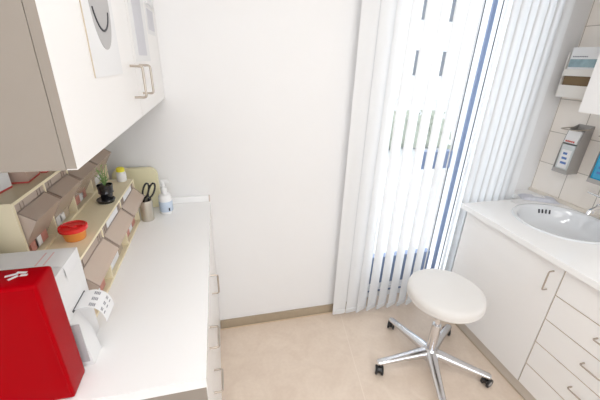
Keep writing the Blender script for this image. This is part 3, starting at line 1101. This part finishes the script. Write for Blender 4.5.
# ---------------------------------------------------------------- right wall: cabinet, glove box, soap dispensers
wr = thing('wall_cabinet', 'white wall cabinet above the wash basin at the right edge', 'cabinet', (1.95, 0.9, 1.41))
obj('carcass', bx(1.82, XR - 0.001, 0.55, 1.302, 1.41, 2.15), LAM, wr, bev=0.002)
d = obj('door', bx(1.80, 1.8185, 0.93, 1.302, 1.41, 2.15), LAM, wr, bev=0.002)
handle(d, (1.80, 0.97, 1.47), (1.80, 0.97, 1.57), (-0.028, 0, 0))
d = obj('door', bx(1.80, 1.8185, 0.55, 0.926, 1.41, 2.15), LAM, wr, bev=0.002)
handle(d, (1.80, 0.89, 1.47), (1.80, 0.89, 1.57), (-0.028, 0, 0))

gb_ = thing('glove_box', 'white wall-mounted glove box with a teal printed band on the tiles', 'dispenser', (2.05, 1.48, 1.46))
obj('carton', bx(2.0, XR - 0.006, 1.385, 1.595, 1.585, 1.725), PAPER, gb_, bev=0.002)
bm = NB()
box(bm, 1.992, XR - 0.001, 1.375, 1.380, 1.458, 1.70)
box(bm, 1.992, XR - 0.001, 1.600, 1.605, 1.458, 1.70)
box(bm, XR - 0.005, XR - 0.001, 1.380, 1.600, 1.458, 1.73)
box(bm, 1.992, XR - 0.005, 1.380, 1.600, 1.458, 1.463)
box(bm, 1.992, 1.996, 1.380, 1.600, 1.463, 1.525)
box(bm, 1.992, 1.9985, 1.380, 1.600, 1.575, 1.612)
obj('holder', bm, mat('cream_white_plastic', (0.79, 0.76, 0.71), rough=0.4), gb_, bev=0.001)
obj('opening_shade', bx(2.003, XR - 0.007, 1.383, 1.597, 1.464, 1.58), BROWN, gb_, smooth=False)  # dark brown block paints the shade inside the glove opening
o = obj('printed_band', bx(1.9985, 2.0, 1.40, 1.592, 1.622, 1.664), mat('teal_grey_print', (0.30, 0.42, 0.46), rough=0.6, var=0.35, scale=35), gb_, smooth=False)
bm = NB()
for k in range(9):
    box(bm, 1.9988, 2.0, 1.50 + k * 0.0095, 1.507 + k * 0.0095, 1.674, 1.680)
obj('lettering', bm, INKG, gb_, smooth=False)


def dispenser(label, y0, y1, z0, z1, x0, liquid, lab, wire):
    t = thing('soap_dispenser', label, 'dispenser', ((x0 + XR) / 2, (y0 + y1) / 2, z0), group='wall dispensers beside the wash basin')
    bm = NB()
    # U-shaped metal casing: two sides, back, floor and a sloping hood
    prof = [(x0 + 0.004, z0), (XR - 0.001, z0), (XR - 0.001, z1 + 0.03), (x0 + 0.028, z1), (x0 + 0.012, z1 - 0.09)]
    prism(bm, prof, 'y', y0, y0 + 0.003)
    prism(bm, prof, 'y', y1 - 0.003, y1)
    box(bm, XR - 0.005, XR - 0.001, y0 + 0.003, y1 - 0.003, z0, z1 + 0.03)
    box(bm, x0 + 0.004, XR - 0.005, y0 + 0.003, y1 - 0.003, z0, z0 + 0.004)
    box(bm, x0 + 0.004, x0 + 0.007, y0 + 0.003, y1 - 0.003, z0 + 0.004, z0 + 0.024)
    obj('casing', bm, GREYPL, t, bev=0.0008)
    bw = 0.007
    bm = bx(x0 + 0.012, XR - 0.010, y0 + bw, y1 - bw, z0 + 0.0045, z1 - 0.085)
    b = obj('bottle', bm, liquid, t, bev=0.010, seg=3)
    bm = bx(x0 + 0.0105, x0 + 0.0122, y0 + bw + 0.010, y1 - bw - 0.010, z0 + 0.03, z1 - 0.115)
    l = obj('bottle_label', bm, lab, b, smooth=False)
    bm = NB()
    for k in range(3):
        box(bm, x0 + 0.0098, x0 + 0.0106, y0 + bw + 0.018 + 0.006 * k, y1 - bw - 0.022, z0 + 0.055 + k * 0.028, z0 + 0.068 + k * 0.028)
    obj('lettering', bm, mat('blue_ink', (0.10, 0.20, 0.48), rough=0.7), l, smooth=False)
    bm = NB()
    prism(bm, [(x0 + 0.010, z1 - 0.075), (x0 + 0.055, z1 - 0.075), (x0 + 0.055, z1 - 0.005), (x0 + 0.022, z1 - 0.005)], 'y', y0 + bw, y1 - bw)
    p = obj('pump_block', bm, WHITE, t, bev=0.003)
    bm = NB()
    for k in range(5):
        box(bm, x0 + 0.0080, x0 + 0.0105, y0 + bw + 0.014 + k * 0.011, y0 + bw + 0.021 + k * 0.011, z1 - 0.069, z1 - 0.060)
    obj('red_lettering', bm, REDINK, p, smooth=False)
    if wire:
        bm = NB()
        tube(bm, rounded([(XR - 0.02, y0 + 0.001, z1 + 0.012), (x0 + 0.02, y0 - 0.003, z1 + 0.010), (x0 - 0.03, y0 + 0.004, z1 + 0.006), (x0 - 0.035, y1 + 0.004, z1 + 0.004),
                          (x0 + 0.02, y1 + 0.004, z1 + 0.008), (XR - 0.02, y1 + 0.001, z1 + 0.012)], 0.012), 0.0032, 8)
        obj('arm_lever', bm, STEEL, t)
    return t


dispenser('grey metal wall dispenser holding a white bottle with a pale label', 1.388, 1.478, 1.03, 1.285, 1.995, mat('milky_bottle', (0.62, 0.66, 0.66), rough=0.3), PAPER, True)
dispenser('grey metal wall dispenser holding a bright blue bottle at the right edge', 1.160, 1.262, 1.035, 1.285, 1.985, BLUELQ, mat('blue_label', (0.05, 0.36, 0.58), rough=0.4, var=0.3, scale=30), True)

# ---------------------------------------------------------------- stool
QX, QY = 1.094, 1.116
st = thing('swivel_stool', 'round white swivel stool on a chrome five-star base with castors', 'stool', (QX, QY, 0))
bm = NB()
ZS_ = 0.547
lathe(bm, [(0, ZS_ - 0.068), (0.160, ZS_ - 0.068), (0.182, ZS_ - 0.063), (0.190, ZS_ - 0.050), (0.191, ZS_ - 0.028), (0.188, ZS_ - 0.012), (0.178, ZS_ - 0.003),
           (0.160, ZS_ + 0.001), (0.10, ZS_ + 0.003), (0, ZS_ + 0.004)], QX, QY, 64)
obj('seat', bm, SEAT, st, ang=60)
bm = NB()
lathe(bm, [(0.1885, ZS_ - 0.050), (0.1915, ZS_ - 0.049), (0.1915, ZS_ - 0.046), (0.1885, ZS_ - 0.045)], QX, QY, 64)
obj('seat_piping', bm, SEAT, st)
bm = NB()
box(bm, QX - 0.07, QX + 0.07, QY - 0.07, QY + 0.07, ZS_ - 0.080, ZS_ - 0.0685)
obj('seat_plate', bm, BLACK, st, bev=0.003)
bm = NB()
tube(bm, [(QX + 0.03, QY - 0.05, ZS_ - 0.078), (QX + 0.10, QY - 0.10, ZS_ - 0.082), (QX + 0.128, QY - 0.128, ZS_ - 0.075)], [0.004, 0.005, 0.010], 8)
obj('height_lever', bm, BLACK, st)
bm = NB()
lathe(bm, [(0, 0.20), (0.014, 0.20), (0.014, ZS_ - 0.0805), (0, ZS_ - 0.0805)], QX, QY, 24)
obj('gas_spring', bm, CHROME, st)
bm = NB()
lathe(bm, [(0, 0.075), (0.026, 0.075), (0.025, 0.12), (0.0245, 0.30), (0.022, 0.306), (0.0, 0.306)], QX, QY, 28)
obj('column_sleeve', bm, ALU, st)
bm = NB()
lathe(bm, [(0, 0.070), (0.050, 0.070), (0.055, 0.085), (0.050, 0.105), (0.034, 0.125), (0.028, 0.135), (0, 0.135)], QX, QY, 32)
obj('base_hub', bm, ALU, st)
for k in range(5):
    a = R(33 + 72 * k)
    dv = Vector((math.cos(a), math.sin(a), 0))
    sv = Vector((-math.sin(a), math.cos(a), 0))
    c0 = Vector((QX, QY, 0))
    bm = NB()
    # tapering box-section arm, lens-shaped in section
    rings = []
    for t, zc, hw, hh in ((0.025, 0.098, 0.031, 0.028), (0.06, 0.098, 0.029, 0.024), (0.14, 0.090, 0.024, 0.019), (0.24, 0.080, 0.020, 0.014), (0.306, 0.075, 0.0195, 0.011), (0.317, 0.074, 0.014, 0.008)):
        rg = []
        for q in range(12):
            th = 2 * PI * q / 12
            cx_, cz_ = math.cos(th), math.sin(th)
            cx_ = math.copysign(abs(cx_) ** 0.7, cx_)
            cz_ = math.copysign(abs(cz_) ** 0.8, cz_)
            rg.append(bm.verts.new(c0 + dv * t + sv * hw * cx_ + Vector((0, 0, zc + hh * cz_))))
        rings.append(rg)
    for r1, r2 in zip(rings, rings[1:]):
        for q in range(12):
            bm.faces.new((r1[q], r1[(q + 1) % 12], r2[(q + 1) % 12], r2[q]))
    bm.faces.new(rings[0][::-1])
    bm.faces.new(rings[-1])
    leg = obj('base_arm', bm, ALU, st, ang=50)
    # castor: twin wheels, hood and stem
    cc = c0 + dv * 0.300
    sw = a + [0.5, -0.9, 1.2, 0.3, 0.9][k]
    wd = Vector((math.cos(sw), math.sin(sw), 0))      # rolling direction
    wa = Vector((-math.sin(sw), math.cos(sw), 0))     # axle
    wc_ = cc + wd * 0.012
    ca = thing_c = obj('castor', (lambda b_: (tube(b_, [cc + Vector((0, 0, 0.040)), cc + Vector((0, 0, 0.072))], 0.005, 8),
                                              tube(b_, [wc_ + wa * -0.009 + Vector((0, 0, 0.030)), wc_ + wa * 0.009 + Vector((0, 0, 0.030))], 0.020, 20), b_)[-1])(NB()), BLACK, st)
    for s in (-1, 1):
        bm = NB()
        p0 = wc_ + wa * (s * 0.0095) + Vector((0, 0, 0.0262))
        p1 = wc_ + wa * (s * 0.0215) + Vector((0, 0, 0.0262))
        tube(bm, [p0, p0.lerp(p1, 0.15), p0.lerp(p1, 0.85), p1], [0.0235, 0.0260, 0.0260, 0.0235], 24)
        wh = obj('wheel', bm, RUBBER, ca)
    # grey hub caps are part of the wheel colour: a thin disc outside each
        pass
    bm = NB()
    for s in (-1, 1):
        p1 = wc_ + wa * (s * 0.0215) + Vector((0, 0, 0.0262))
        tube(bm, [p1 - wa * (s * 0.001), p1 + wa * (s * 0.0012)], [0.015, 0.0135], 20)
    hb = obj('hub_cap', bm, mat('grey_cap', (0.38, 0.38, 0.38), rough=0.4), ca)
